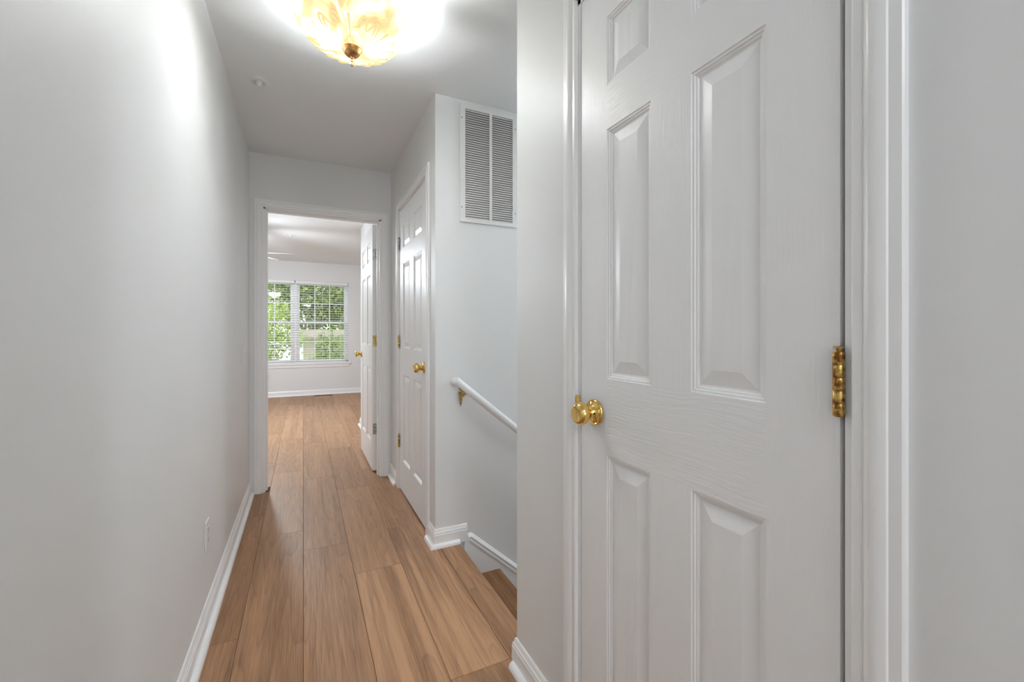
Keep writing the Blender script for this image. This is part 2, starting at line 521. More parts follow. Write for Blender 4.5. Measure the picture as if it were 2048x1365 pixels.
def skirting(name, path, label, shoe=True, shoe_path=None):
    b = sweep(name, path, BASE, (1, 0, 0), (0, 1, 0), (0, 0, 1), (0, 0, 0), M['trim'])
    st(b, label, 'baseboard')
    if shoe: sweep('shoe_moulding', shoe_path or path, SHOE, (1, 0, 0), (0, 1, 0), (0, 0, 1), (0, 0, 0), M['trim'], b)
    return b


CAS = [(0.0, 0), (0.0, 0.0085), (0.0025, 0.0105), (0.011, 0.0105), (0.0125, 0.0088), (0.0145, 0.0098), (0.018, 0.0128), (0.024, 0.0162),
       (0.030, 0.0172), (0.036, 0.0166), (0.0405, 0.0150), (0.042, 0.0125), (0.0440, 0.0125), (0.055, 0.0115), (0.057, 0.0095), (0.057, 0)]
# path direction chosen so that "left of the path" is the room side
skirting('baseboard_left', [(XL, YE - 0.0), (XL, YR)], 'white baseboard along the left hallway wall')
skirting('baseboard_near', [(XD, 1.035), (XD, YN), (XD + 0.03, YN)], 'white baseboard end beside the nearest door casing', shoe_path=[(XD, 1.035), (XD, YN - 0.0)])
skirting('baseboard_right', [(XD, YR), (XD, 0.258)], 'white baseboard behind the nearest door casing')
skirting('baseboard_end', [(XC, 3.300), (XC, YE), (0.622, YE)], 'short white baseboard between closet casing and bedroom doorway')
skirting('baseboard_corner', [(0.818, YS), (XC, YS), (XC, 2.380)], 'white baseboard wrapping the closet wall corner at the stairs', shoe_path=[(0.771, YS), (XC, YS), (XC, 2.380)])
skirting('baseboard_bedroom', [(XBR, YB), (XBL, YB)], 'white baseboard under the bedroom window')
skirting('baseboard_bedroom_closet', [(XQ, YE2), (XQ, YQ), (XBR, YQ)], 'white baseboard on the wall behind the open door')

# stringer board along the stair wall
Lx = 11 * RUN
bm = bmesh.new()
poly = [(0.80, -0.42), (0.80, 0.03), (0.8305, 0.03), (0.8305 + Lx, 0.03 - RISE * 11 * 1.06), (0.8305 + Lx, -0.45 - RISE * 11 * 1.06)]
fr_ = [bm.verts.new((x, YS - 0.012, z)) for x, z in poly]; bk = [bm.verts.new((x, YS, z)) for x, z in poly]
bm.faces.new(fr_); bm.faces.new(bk[::-1])
for k in range(5): bm.faces.new((fr_[k], fr_[(k + 1) % 5], bk[(k + 1) % 5], bk[k]))
skirt = st(bm_obj('trim_1', bm, M['trim']), 'white sloping skirt board along the stair wall', 'trim')
CAP = [(0.0, 0), (0.0, 0.015), (0.008, 0.017), (0.014, 0.0145), (0.018, 0.0145), (0.026, 0.018), (0.036, 0.012), (0.042, 0.006), (0.043, 0)]
sweep('cap_moulding', [(0.822, -0.006), (0.829, -0.006), (0.829 + Lx, -0.006 - RISE * 11 * 1.06)], CAP, (1, 0, 0), (0, 0, 1), (0, -1, 0), (0, YS, 0), M['trim'], skirt)


def casing(name, axis, plane, a0, a1, top, face, label, flip=False):
    """door casing around an opening a0..a1; axis is the wall's run, face is the outward normal"""
    path = [(a0, 0.0), (a0, top), (a1, top), (a1, 0.0)]
    e1 = (0, 1, 0) if axis == 'y' else (1, 0, 0)
    org = (plane, 0, 0) if axis == 'y' else (0, plane, 0)
    return st(sweep(name, path, CAS, e1, (0, 0, 1), face, org, M['trim']), label, 'door trim')


casing('trim_2', 'y', XD, 0.3205, 0.9695, 2.048, (-1, 0, 0), 'white moulded casing around the nearest door')
casing('trim_3', 'y', XC, 2.4415, 3.2325, 2.055, (-1, 0, 0), 'white moulded casing around the hall closet door')
casing('trim_4', 'x', YE, -0.2575, 0.5595, 2.055, (0, -1, 0), 'white moulded casing around the bedroom doorway')
casing('trim_8', 'x', YE2, -0.2575, 0.5595, 2.055, (0, 1, 0), 'bedroom side casing of the doorway')


def jamb(name, axis, p0, p1, a0, a1, top, stop0, stop1, label, t=0.0165):
    """frame boards lining an opening, with a stop strip"""
    def mk(alo, ahi, zlo, zhi, q0, q1):
        return ((q0, alo, zlo), (q1, ahi, zhi)) if axis == 'y' else ((alo, q0, zlo), (ahi, q1, zhi))
    lst = [mk(a0, a0 + t, 0, top, p0, p1), mk(a1 - t, a1, 0, top, p0, p1), mk(a0, a1, top - t, top, p0, p1)]
    j = st(boxes(name, lst, M['trim']), label, 'door frame')
    s = 0.011
    boxes('door_stop', [mk(a0 + t, a0 + t + s, 0, top - t, stop0, stop1), mk(a1 - t - s, a1 - t, 0, top - t, stop0, stop1),
                        mk(a0 + t + s, a1 - t - s, top - t - s, top - t, stop0, stop1)], M['trim'], j)
    return j


jamb('trim_5', 'y', XD + 0.0002, XD + 0.115, 0.316, 0.974, 2.052, XD + 0.039, XD + 0.072, 'white frame of the nearest door')
jamb('trim_6', 'y', XC + 0.0002, XC + 0.11, 2.437, 3.237, 2.0615, XC + 0.039, XC + 0.072, 'white frame of the hall closet door')
jamb('trim_7', 'x', YE + 0.0002, YE2 - 0.0002, -0.262, 0.564, 2.0615, YE + 0.040, YE + 0.072, 'white frame of the bedroom doorway')

# ------------------------------------------------------------------ six-panel doors
ROWS = [(0.235, 0.853), (1.040, 1.650), (1.757, 1.925)]


def make_panel(w, hgt, parent, loc, name='panel'):
    steps = [(0.0, 0.0), (0.0015, 0.0022), (0.0055, 0.0024), (0.0075, 0.0052), (0.0105, 0.0056), (0.0125, 0.0086), (0.0160, 0.0092),
             (0.0450, 0.0026)]
    if hgt < 0.2: steps[-1] = (0.040, 0.0026)
    bm = bmesh.new(); rings = []
    for o_, d in steps:
        rings.append([bm.verts.new(v) for v in ((o_, d, o_), (w - o_, d, o_), (w - o_, d, hgt - o_), (o_, d, hgt - o_))])
    for a, b in zip(rings[:-1], rings[1:]):
        for k in range(4): bm.faces.new((a[k], a[(k + 1) % 4], b[(k + 1) % 4], b[k]))
    bm.faces.new(rings[-1])
    me = bpy.data.meshes.new(name)
    bm.normal_update()
    for f in bm.faces:
        if f.normal.y > 0: f.normal_flip()
    bm.to_mesh(me); bm.free(); me.materials.append(M['panel'])
    o = bpy.data.objects.new(name, me); C.objects.link(o); o.parent = parent; o.location = loc
    return o


def make_hinge(parent, x, y, z, mat, leaf='face', side=1):
    """butt hinge: five knuckles, a pin with a ball head, two leaves"""
    hg = boxes('hinge', [((x - 0.001, y, z - 0.0445), (x + 0.001 + 0.0, y + 0.034, z + 0.0445)),
                         ((x + 0.0012 * side - 0.0004, y, z - 0.0445), (x + 0.0022 * side + 0.0004, y + 0.020, z + 0.0445))], mat, parent)
    for k in range(5):
        z0 = z - 0.0445 + k * 0.0178
        lathe('knuckle', [(0, z0), (0.0068, z0), (0.0073, z0 + 0.0006), (0.0073, z0 + 0.0168), (0.0068, z0 + 0.0174), (0, z0 + 0.0174)],
              mat, hg, 16, loc=(x, y, 0))
    lathe('pin', [(0, z + 0.0445), (0.0035, z + 0.0445), (0.0035, z + 0.049), (0.0066, z + 0.0492), (0.0066, z + 0.0515), (0.004, z + 0.0522), (0, z + 0.0522)], mat, hg, 16, loc=(x, y, 0))
    return hg


def make_knob(parent, x, z, mat, face=0.0, sgn=-1):
    """round knob with a dished front, waisted neck and rimmed rose; sgn -1 stands out of the front face"""
    ax = '-y' if sgn < 0 else '-y'
    kn = lathe('knob', [(0, 0.058), (0.0150, 0.0580), (0.0165, 0.0592), (0.0192, 0.0598), (0.0214, 0.0590), (0.0245, 0.0560), (0.0278, 0.0500), (0.0290, 0.0440),
                        (0.0278, 0.0380), (0.0242, 0.0325), (0.0182, 0.0285), (0.0125, 0.0260), (0.0112, 0.0235), (0.0112, 0.0190)], mat, parent, 40, '-y', (x, face, z))
    lathe('rose', [(0, 0.0), (0.0335, 0.0), (0.0340, 0.003), (0.0325, 0.0065), (0.0305, 0.0078), (0.0285, 0.0070), (0.0270, 0.0060), (0.0200, 0.0090), (0.0165, 0.0130),
                   (0.0148, 0.0180), (0.0140, 0.0205), (0, 0.0205)], mat, kn, 40, '-y', (x, face, z))
    b = lathe('release_hole', [(0, 0.0), (0.0028, 0.0), (0.0028, 0.0005), (0, 0.0005)], M['dark'], kn, 12, '-y', (0, 0, 0))
    b.location = (x + 0.0166, face - 0.0147, z); b.rotation_euler = (0, 0, 1.2)
    return kn


def six_panel_door(name, loc, W, H, hinge_at, hinge_mats, knob_mat, label, rows=ROWS, stile=0.106, mull=0.106, leaf_side=None, z0=0.012, knob_z=0.945):
    root_bm = bmesh.new(); T = 0.035
    pw = (W - 2 * stile - mull) / 2
    xs = [0, stile, stile + pw, stile + pw + mull, W - stile, W]
    zs = [z0]
    for a, b in rows: zs += [a, b]
    zs.append(z0 + H)
    cells = {}
    V = {}

    def vert(i, j):
        if (i, j) not in V: V[i, j] = root_bm.verts.new((xs[i], 0, zs[j]))
        return V[i, j]
    for i in range(5):
        for j in range(len(zs) - 1):
            if i in (1, 3) and j in (1, 3, 5): continue
            f = root_bm.faces.new((vert(i, j), vert(i + 1, j), vert(i + 1, j + 1), vert(i, j + 1)))
            f.material_index = 1 if (i in (1, 2, 3) and j in (0, 2, 4, 6)) else 0
            f.normal_update()
            if f.normal.y > 0: f.normal_flip()
    # edges and back
    b = [(0, z0), (W, z0), (W, z0 + H), (0, z0 + H)]
    bv = [root_bm.verts.new((x, T, z)) for x, z in b]; fv = [root_bm.verts.new((x, 0, z)) for x, z in b]
    root_bm.faces.new(bv[::-1]) if False else root_bm.faces.new((bv[1], bv[0], bv[3], bv[2]))
    for k in range(4): root_bm.faces.new((fv[(k + 1) % 4], fv[k], bv[k], bv[(k + 1) % 4]))
    me = bpy.data.meshes.new(name); root_bm.to_mesh(me); root_bm.free()
    me.materials.append(M['door_v']); me.materials.append(M['door_h'])
    d = bpy.data.objects.new(name, me); C.objects.link(d)
    d.location = loc; d.rotation_euler = (0, 0, -PI / 2)
    st(d, label, 'door')
    for (a, bb) in rows:
        for i in (1, 3): make_panel(pw, bb - a, d, (xs[i], 0, a))
    hx = W + 0.0015 if hinge_at == 'W' else -0.0015
    side = 1 if hinge_at == 'W' else -1
    for hz, hm in zip((0.355, 1.083, 1.800), hinge_mats):
        if leaf_side is None: make_hinge(d, hx, -0.0062, hz, hm, side=side)
        else:
            hg = box('hinge', (W, 0.003, hz - 0.0445), (W + 0.002, T + 0.001, hz + 0.0445), hm, d)
            for k in range(5):
                zz = hz - 0.0445 + k * 0.0178
                lathe('knuckle', [(0, zz), (0.0062, zz), (0.0066, zz + 0.0006), (0.0066, zz + 0.0168), (0.0062, zz + 0.0174), (0, zz + 0.0174)], hm, hg, 12, loc=(W + 0.002, T + 0.007, 0))
            for sx, sz in ((0.010, 0.030), (0.020, 0.010), (0.010, -0.030), (0.020, -0.014)):
                lathe('screw_head', [(0, 0), (0.0036, 0), (0.003, 0.0008), (0, 0.0008)], M['screw'], hg, 10, 'x', (W + 0.002, 0.003 + sx, hz + sz))
    kx = 0.06 if hinge_at == 'W' else W - 0.06
    make_knob(d, kx, knob_z, knob_mat)
    return d


# nearest door: latch edge at Y 0.9545, hinge edge at Y 0.336
NW = 0.6155
near = six_panel_door('door_1', (XD + 0.001, 0.9545, 0), NW, 2.02, 'W', (M['old_brass'],) * 3, M['brass'],
                      'white six-panel door with brass knob in the right foreground', knob_z=0.951)
# brass strike lip on its frame
lip = mesh_obj('strike_plate', [(x, y, z) for z in (-0.024, 0.024) for x, y in ((-0.0045, 0.001), (-0.0045, -0.004), (-0.0065, -0.0085), (-0.011, -0.0105), (-0.0112, -0.009), (-0.008, -0.0070), (-0.0058, -0.0035), (-0.0058, 0.001))],
               [tuple(range(8)), tuple(range(15, 7, -1))] + [(k, k + 8, (k + 1) % 8 + 8, (k + 1) % 8) for k in range(8)], M['brass'], near)
lip.location = (0, 0, 0.962)
closet = six_panel_door('door_2', (XC + 0.001, 3.218, 0), 0.762, 2.03, '0', (M['old_brass'], M['old_brass'], M['nickel']), M['brass'],
                        'white six-panel closet door beside the stair wall', stile=0.112, mull=0.112)
bed = six_panel_door('door_3', (0.5125, 4.482, 0), 0.782, 2.03, 'W', (M['nickel'], M['old_brass'], M['nickel']), M['brass'],
                     'white six-panel bedroom door standing open', stile=0.112, mull=0.112, leaf_side=True)

# ------------------------------------------------------------------ air return grille
VX0, VX1, VZ0, VZ1 = 0.776, 1.126, 1.766, 2.420
vent = empty('air_grille', (0.951, YS, VZ0))
tag(vent, 'white louvred air return grille high on the stair wall', 'vent')


def vbox(name, lo, hi, mat, bevel=0.0, parent=vent):
    o = vent.location
    return box(name, (lo[0] - o.x, lo[1] - o.y, lo[2] - o.z), (hi[0] - o.x, hi[1] - o.y, hi[2] - o.z), mat, parent, bevel)


sx0, sx1, sz0, sz1 = 0.806, 1.098, 1.787, 2.394
yv = YS
vbox('duct_shade', (sx0 - 0.002, yv - 0.0015, sz0 - 0.002), (sx1 + 0.002, yv - 0.0005, sz1 + 0.002), M['dark'])  # dark sheet in place of the shade deep in the duct
fr = boxes('frame', [((VX0 - 0.951, -0.009, 0), (sx0 - 0.951, 0, VZ1 - VZ0)), ((sx1 - 0.951, -0.009, 0), (VX1 - 0.951, 0, VZ1 - VZ0)),
                     ((sx0 - 0.951, -0.009, 0), (sx1 - 0.951, 0, sz0 - VZ0)), ((sx0 - 0.951, -0.009, sz1 - VZ0), (sx1 - 0.951, 0, VZ1 - VZ0))], M['vent'], vent)
vbox('mullion', (0.9515, yv - 0.0098, sz0), (0.9665, yv - 0.001, sz1), M['vent'])
nsl = 48; pitch = (sz1 - sz0) / nsl
slm = None
for col, (a, b) in enumerate(((sx0, 0.9515), (0.9665, sx1))):
    bm = bmesh.new()
    w = b - a
    pr = [(-0.0088, -0.0036), (-0.0084, -0.0048), (-0.0016, 0.0060), (-0.0016, 0.0072), (-0.0026, 0.0070)]
    r0 = [bm.verts.new((0, y, z)) for y, z in pr]; r1 = [bm.verts.new((w, y, z)) for y, z in pr]
    bm.faces.new(r0); bm.faces.new(r1[::-1])
    for k in range(5): bm.faces.new((r0[k], r0[(k + 1) % 5], r1[(k + 1) % 5], r1[k]))
    bmesh.ops.recalc_face_normals(bm, faces=bm.faces)
    me = bpy.data.meshes.new('slat'); bm.to_mesh(me); bm.free(); me.materials.append(M['vent_slat'])
    for k in range(nsl):
        o = bpy.data.objects.new('slat', me); C.objects.link(o); o.parent = vent
        o.location = (a - 0.951, 0, sz0 - VZ0 + pitch * (k + 0.32))
for sx, sz in ((0.786, 1.846), (1.1135, 1.846), (0.786, 2.340), (1.1135, 2.340)):
    lathe('screw', [(0, 0), (0.0036, 0), (0.003, 0.0012), (0, 0.0014)], M['screw'], vent, 12, '-y', (sx - 0.951, -0.009, sz - VZ0))

# ------------------------------------------------------------------ handrail
rail = empty('handrail', (0.80, YS, 0.0))
tag(rail, 'white sloping handrail on brass bracket along the stair wall', 'handrail')
ry = -0.068
prof = [(math.cos(a) * 0.0165, math.sin(a) * 0.0215) for a in [2 * PI * k / 14 for k in range(14)]]
sl = RISE / RUN
rx0, rz0 = 0.732 - 0.80, 0.897
pts = [Vector((rx0 + 3.0 * t, ry, rz0 - 3.0 * t * sl)) for t in (0, 1)]
bm = bmesh.new()
tube = []
dirv = (pts[1] - pts[0]).normalized(); up = Vector((0, 1, 0)).cross(dirv) * -1
up = dirv.cross(Vector((0, 1, 0))); side = Vector((0, 1, 0))
if up.z < 0: up = -up
rings = []
for p in pts:
    rings.append([bm.verts.new(p + side * a + up * b) for a, b in prof])
# return towards the wall: a mitred square end block
for k in range(14): bm.faces.new((rings[0][k], rings[0][(k + 1) % 14], rings[1][(k + 1) % 14], rings[1][k]))
bm.faces.new(rings[0]); bm.faces.new(rings[1][::-1])
bm_obj('rail', bm, M['trim'], rail, autosmooth=40)
bm = bmesh.new()
c0 = pts[0] + dirv * 0.018
r_a = [bm.verts.new(Vector((c0.x, 0, c0.z)) + Vector((0, ry, 0)) + dirv * a * 1.05 + up * b) for a, b in prof]
r_b = [bm.verts.new(Vector((c0.x, -0.001, c0.z)) + dirv * a * 1.05 + up * b) for a, b in prof]
for k in range(14): bm.faces.new((r_a[k], r_a[(k + 1) % 14], r_b[(k + 1) % 14], r_b[k]))
bm.faces.new(r_a); bm.faces.new(r_b[::-1])
bm_obj('wall_return', bm, M['trim'], rail, autosmooth=40)
for t in (0.0165, 0.62):
    bc = pts[0] + (pts[1] - pts[0]) * t
    bm = bmesh.new()
    # wall plate, curved arm and saddle
    w0 = Vector((bc.x + 0.000, 0, bc.z - 0.052))
    tube_bm(bm, [w0 + Vector((0, -0.003, 0.0)), w0 + Vector((0, -0.03, 0.002)), w0 + Vector((0.004, -0.052, 0.012)), w0 + Vector((0.008, -0.066, 0.03)), Vector((bc.x, ry, bc.z - 0.02))],
            [0.009, 0.0075, 0.0065, 0.006, 0.0065], 10)
    for (dz_, rr) in ((-0.045, 0.002), ):
        pass
    bk_ = bm_obj('bracket', bm, M['old_brass'], rail, autosmooth=50)
    pl_ = [(-0.012, 0.022), (0.012, 0.022), (0.010, 0.0), (0.004, -0.045), (0, -0.058), (-0.004, -0.045), (-0.010, 0.0)]
    mesh_obj('wall_plate', [(w0.x + x, y, w0.z + z) for y in (-0.008, -0.0005) for x, z in pl_],
             [tuple(range(7))[::-1], tuple(range(7, 14))] + [(k, (k + 1) % 7, (k + 1) % 7 + 7, k + 7) for k in range(7)], M['old_brass'], bk_)
    sd = bmesh.new()
    q = bc - up * 0.0215
    tube_bm(sd, [q - dirv * 0.026, q + dirv * 0.03], 0.005, 8)
    bm_obj('saddle', sd, M['old_brass'], bk_)

# ------------------------------------------------------------------ ceiling lamp
LX, LY = 0.1627, 1.70
LR, LZ, LD = 0.196, 2.305, 0.100
lamp = empty('ceiling_lamp', (LX, LY, CEIL))
tag(lamp, 'amber alabaster glass bowl ceiling lamp with bronze finial', 'ceiling lamp')


def bowl_r(t): return LR * math.sin(t * PI / 2) ** 0.9
def bowl_z(t): return LZ - CEIL - LD * math.cos(t * PI / 2)


BULB_AT = [(0.104 * math.cos(a), 0.104 * math.sin(a)) for a in (3.2, -0.2)]
m, nt, out = new_mat('alabaster_glass')
tc = N(nt, 'ShaderNodeTexCoord')
nw = N(nt, 'ShaderNodeTexNoise'); nw.inputs['Scale'].default_value = 9; nw.inputs['Detail'].default_value = 3
nw.inputs['Distortion'].default_value = 1.6
L(nt, tc.outputs['Object'], nw.inputs['Vector'])
rp = N(nt, 'ShaderNodeValToRGB')
e = rp.color_ramp.elements
e[0].position = 0.36; e[0].color = (0.60, 0.40, 0.20, 1)
e[1].position = 0.62; e[1].color = (1.1, 1.05, 0.62, 1)
k_ = e.new(0.43); k_.color = (0.78, 0.54, 0.25, 1)
k_ = e.new(0.49); k_.color = (1.05, 0.92, 0.36, 1)
L(nt, nw.outputs[0], rp.inputs[0])
em = N(nt, 'ShaderNodeEmission'); L(nt, rp.outputs[0], em.inputs[0]); em.inputs[1].default_value = 0.9
# the two bulbs burn through the glass right in front of them
hot = None
for bx, by in BULB_AT:
    sp = N(nt, 'ShaderNodeVectorMath', operation='MULTIPLY'); sp.inputs[1].default_value = (1, 1, 0)
    L(nt, tc.outputs['Object'], sp.inputs[0])
    di = N(nt, 'ShaderNodeVectorMath', operation='DISTANCE'); di.inputs[1].default_value = (bx, by, 0)
    L(nt, sp.outputs[0], di.inputs[0])
    mr = N(nt, 'ShaderNodeMapRange', interpolation_type='SMOOTHSTEP')
    mr.inputs['From Min'].default_value = 0.078; mr.inputs['From Max'].default_value = 0.0
    mr.inputs['To Min'].default_value = 0.0; mr.inputs['To Max'].default_value = 1.0
    L(nt, di.outputs['Value'], mr.inputs[0])
    if hot is None: hot = mr.outputs[0]
    else:
        ad = N(nt, 'ShaderNodeMath', operation='ADD'); L(nt, hot, ad.inputs[0]); L(nt, mr.outputs[0], ad.inputs[1]); hot = ad.outputs[0]
hm_ = N(nt, 'ShaderNodeMath', operation='MULTIPLY'); hm_.inputs[1].default_value = 215.0 * LAMP
pw_ = N(nt, 'ShaderNodeMath', operation='POWER'); pw_.inputs[1].default_value = 3.0; L(nt, hot, pw_.inputs[0]); L(nt, pw_.outputs[0], hm_.inputs[0])
eh = N(nt, 'ShaderNodeEmission'); eh.inputs[0].default_value = (0.945, 1.0, 1.04, 1); L(nt, hm_.outputs[0], eh.inputs[1])
tr = N(nt, 'ShaderNodeBsdfTranslucent')
dk = N(nt, 'ShaderNodeVectorMath', operation='SCALE'); dk.inputs['Scale'].default_value = 0.10
L(nt, rp.outputs[0], dk.inputs[0]); L(nt, dk.outputs[0], tr.inputs[0])
gl = N(nt, 'ShaderNodeBsdfGlossy'); gl.inputs['Roughness'].default_value = 0.15
a0_ = N(nt, 'ShaderNodeAddShader'); L(nt, em.outputs[0], a0_.inputs[0]); L(nt, eh.outputs[0], a0_.inputs[1])
a1 = N(nt, 'ShaderNodeAddShader'); L(nt, a0_.outputs[0], a1.inputs[0]); L(nt, tr.outputs[0], a1.inputs[1])
mxs = N(nt, 'ShaderNodeMixShader'); mxs.inputs[0].default_value = 0.04
L(nt, a1.outputs[0], mxs.inputs[1]); L(nt, gl.outputs[0], mxs.inputs[2]); L(nt, mxs.outputs[0], out.inputs[0])
M['alabaster'] = m
m, nt, out = new_mat('alabaster_relief')
em = N(nt, 'ShaderNodeEmission'); em.inputs[0].default_value = (0.95, 0.74, 0.36, 1); em.inputs[1].default_value = 0.85
tr = N(nt, 'ShaderNodeBsdfTranslucent'); tr.inputs[0].default_value = (0.06, 0.04, 0.015, 1)
a1 = N(nt, 'ShaderNodeAddShader'); L(nt, em.outputs[0], a1.inputs[0]); L(nt, tr.outputs[0], a1.inputs[1]); L(nt, a1.outputs[0], out.inputs[0])
M['relief'] = m
glass_bowl = lathe('glass_bowl', [(bowl_r(k / 24), bowl_z(k / 24)) for k in range(25)] + [(LR + 0.002, bowl_z(1) + 0.004), (LR - 0.003, bowl_z(1) + 0.005)], M['alabaster'], lamp, 64, autosmooth=60)


def on_bowl(t, a, lift=0.0008):
    r, z = bowl_r(t), bowl_z(t)
    return Vector((r * math.cos(a), r * math.sin(a), z - lift))


bm = bmesh.new()
for k in range(6):
    a0 = 2 * PI * k / 6 + 0.35
    # tapering rib
    pts_ = [on_bowl(0.18 + 0.34 * q / 8, a0) for q in range(9)]
    tube_bm(bm, pts_, [0.0012 + 0.0035 * (q / 8) ** 1.5 for q in range(9)], 6)
    # double arches of the palmette between ribs
    am = a0 + PI / 6
    for sc in (1.0, 0.72):
        for sg in (-1, 1):
            arc = []
            for q in range(13):
                ph = PI * q / 12
                arc.append(on_bowl(0.30 + 0.24 * sc * math.sin(ph * 0.85 + 0.25), am + sg * (0.02 + 0.30 * sc * (q / 12))))
            tube_bm(bm, arc, [0.0016 + 0.0030 * math.sin(PI * q / 12) for q in range(13)], 6)
bm_obj('relief', bm, M['relief'], glass_bowl, smooth=True)
zb = bowl_z(0)
lathe('finial', [(0.0, zb - 0.0005), (0.034, zb + 0.0015), (0.0345, zb - 0.002), (0.033, zb - 0.006), (0.029, zb - 0.012), (0.0285, zb - 0.014), (0.027, zb - 0.0165), (0.022, zb - 0.022), (0.013, zb - 0.0275),
                 (0.0055, zb - 0.030), (0.0065, zb - 0.034), (0.0045, zb - 0.0375), (0.0068, zb - 0.0425), (0.0068, zb - 0.0455), (0.0045, zb - 0.049), (0.0056, zb - 0.053), (0.004, zb - 0.060), (0.0, zb - 0.0655)],
      M['bronze'], lamp, 32)
bm = bmesh.new()
for k in range(30):
    a = 2 * PI * k / 30
    bmesh.ops.create_icosphere(bm, subdivisions=1, radius=0.0013, matrix=Matrix.Translation((0.0288 * math.cos(a), 0.0288 * math.sin(a), zb - 0.0132)))
bm_obj('bead_ring', bm, M['bronze'], lamp, smooth=True)
lathe('canopy', [(0.0, -0.0005), (0.070, -0.0005), (0.072, -0.006), (0.062, -0.016), (0.030, -0.024), (0.0, -0.024)], M['bronze'], lamp, 40)
lathe('rod', [(0.004, -0.02), (0.004, zb + 0.001)], M['bronze'], lamp, 12)
m, nt, out = new_mat('lit_bulb'); em = N(nt, 'ShaderNodeEmission'); em.inputs[0].default_value = (0.945, 1.0, 1.04, 1); em.inputs[1].default_value = 12.0 * BULBS
L(nt, em.outputs[0], out.inputs[0]); M['bulb'] = m
for bx, by in BULB_AT:
    arm = bmesh.new()
    tube_bm(arm, [(0, 0, -0.03), (bx * 0.6, by * 0.6, -0.045), (bx, by, -0.075)], 0.006, 8)
    bm_obj('bulb_arm', arm, M['bronze'], lamp, smooth=True)
    lathe('bulb', [(0.0, -0.165), (0.012, -0.163), (0.022, -0.153), (0.026, -0.140), (0.024, -0.126), (0.016, -0.108), (0.012, -0.098), (0.012, -0.075), (0, -0.075)], M['bulb'], lamp, 20, loc=(bx, by, 0))
    ld = bpy.data.lights.new('bulb_light', 'POINT'); ld.energy = 7.0 * BULBS; ld.shadow_soft_size = 0.03; ld.color = (0.945, 1.0, 1.04)
    lo = bpy.data.objects.new('bulb_light', ld); C.objects.link(lo); lo.parent = lamp; lo.location = (bx * 1.0, by, -0.175)

# ------------------------------------------------------------------ added dome lamps out of view, to brighten hall and stairs
def fill_lamp(loc, level, label):
    r = empty('fill_lamp', loc); tag(r, label, 'ceiling lamp')
    lathe('base', [(0, 0), (0.17, 0), (0.172, -0.02), (0.165, -0.026), (0, -0.026)], M['white_plastic'], r, 32)
    m, nt, out = new_mat('fill_glow'); em = N(nt, 'ShaderNodeEmission'); em.inputs[0].default_value = (0.94, 1.0, 1.045, 1)
    em.inputs[1].default_value = 10.0 * level; L(nt, em.outputs[0], out.inputs[0])
    lathe('dome', [(0.158, -0.026), (0.15, -0.05), (0.12, -0.08), (0.07, -0.098), (0, -0.104)], m, r, 32)


fill_lamp((0.16, -4.2, CEIL), BACK_FILL, 'added white dome fill lamp in the room behind the viewpoint')
fill_lamp((0.16, -1.3, CEIL), HALL_FILL, 'added white dome fill lamp on the hallway ceiling behind the viewpoint')
fill_lamp((2.7, 1.80, CEIL), STAIR_FILL, 'added white dome fill lamp on the ceiling over the stairs')

# ------------------------------------------------------------------ sprinkler heads


def sprinkler(loc, label):
    r = empty('sprinkler_head', loc); tag(r, label, 'sprinkler', group='ceiling sprinklers')
    lathe('escutcheon', [(0, 0), (0.043, 0), (0.044, -0.004), (0.038, -0.009), (0.033, -0.009), (0.031, -0.005), (0.024, -0.009), (0.021, -0.004), (0, -0.004)], M['white_plastic'], r, 32)
    lathe('body', [(0, -0.004), (0.015, -0.004), (0.016, -0.016), (0.010, -0.018), (0.006, -0.030), (0.0135, -0.031), (0.0135, -0.033), (0, -0.033)], M['white_plastic'], r, 20)
    return r


sprinkler((-0.203, 2.545, CEIL), 'small white sprinkler head on the hallway ceiling')
sprinkler((-0.152, 6.40, CEIL), 'small sprinkler head on the bedroom ceiling')

# ------------------------------------------------------------------ wall plates
def outlet(loc, rz, label):
    r = empty('power_outlet', loc, rz); tag(r, label, 'outlet')
    bm = bmesh.new(); bm_box(bm, (-0.035, -0.006, -0.058), (0.035, 0, 0.058), 0.003); bm_obj('cover_plate', bm, M['white_plastic'], r)
    for s in (-1, 1):
        f = boxes('socket', [((-0.016, -0.0085, s * 0.0195 - 0.014), (0.016, -0.005, s * 0.0195 + 0.014))], M['white_plastic'], r, 0.002)
        boxes('slot', [((-0.008, -0.0088, s * 0.0195 - 0.002), (-0.0055, -0.0084, s * 0.0195 + 0.008)), ((0.0055, -0.0088, s * 0.0195 - 0.002), (0.008, -0.0084, s * 0.0195 + 0.008)),
                       ((-0.002, -0.0088, s * 0.0195 - 0.010), (0.002, -0.0084, s * 0.0195 - 0.006))], M['dark'], f)
    lathe('screw', [(0, 0), (0.003, 0), (0.0025, 0.001), (0, 0.001)], M['nickel'], r, 10, '-y', (0, -0.006, 0))
    return r


outlet((XL, 2.052, 0.357), PI / 2, 'white duplex outlet low on the left hallway wall')
outlet((-0.56, YB, 0.362), 0, 'white duplex outlet under the bedroom window')
sw = empty('light_switch', (XL, 3.17, 1.02), PI / 2); tag(sw, 'white toggle switch plate beside the bedroom doorway', 'light switch')
bm = bmesh.new(); bm_box(bm, (-0.058, -0.006, -0.058), (0.058, 0, 0.058), 0.003); bm_obj('cover_plate', bm, M['wall'], sw)
for s in (-1, 1): box('toggle', (s * 0.023 - 0.005, -0.016, -0.002), (s * 0.023 + 0.005, -0.004, 0.012), M['white_plastic'], sw, 0.002)

# ------------------------------------------------------------------ bedroom window
win = empty('window_1', (-0.1365, YB + 0.10, WZ0))
st(win, 'white twin double-hung window in the bedroom', 'window')
wo = win.location


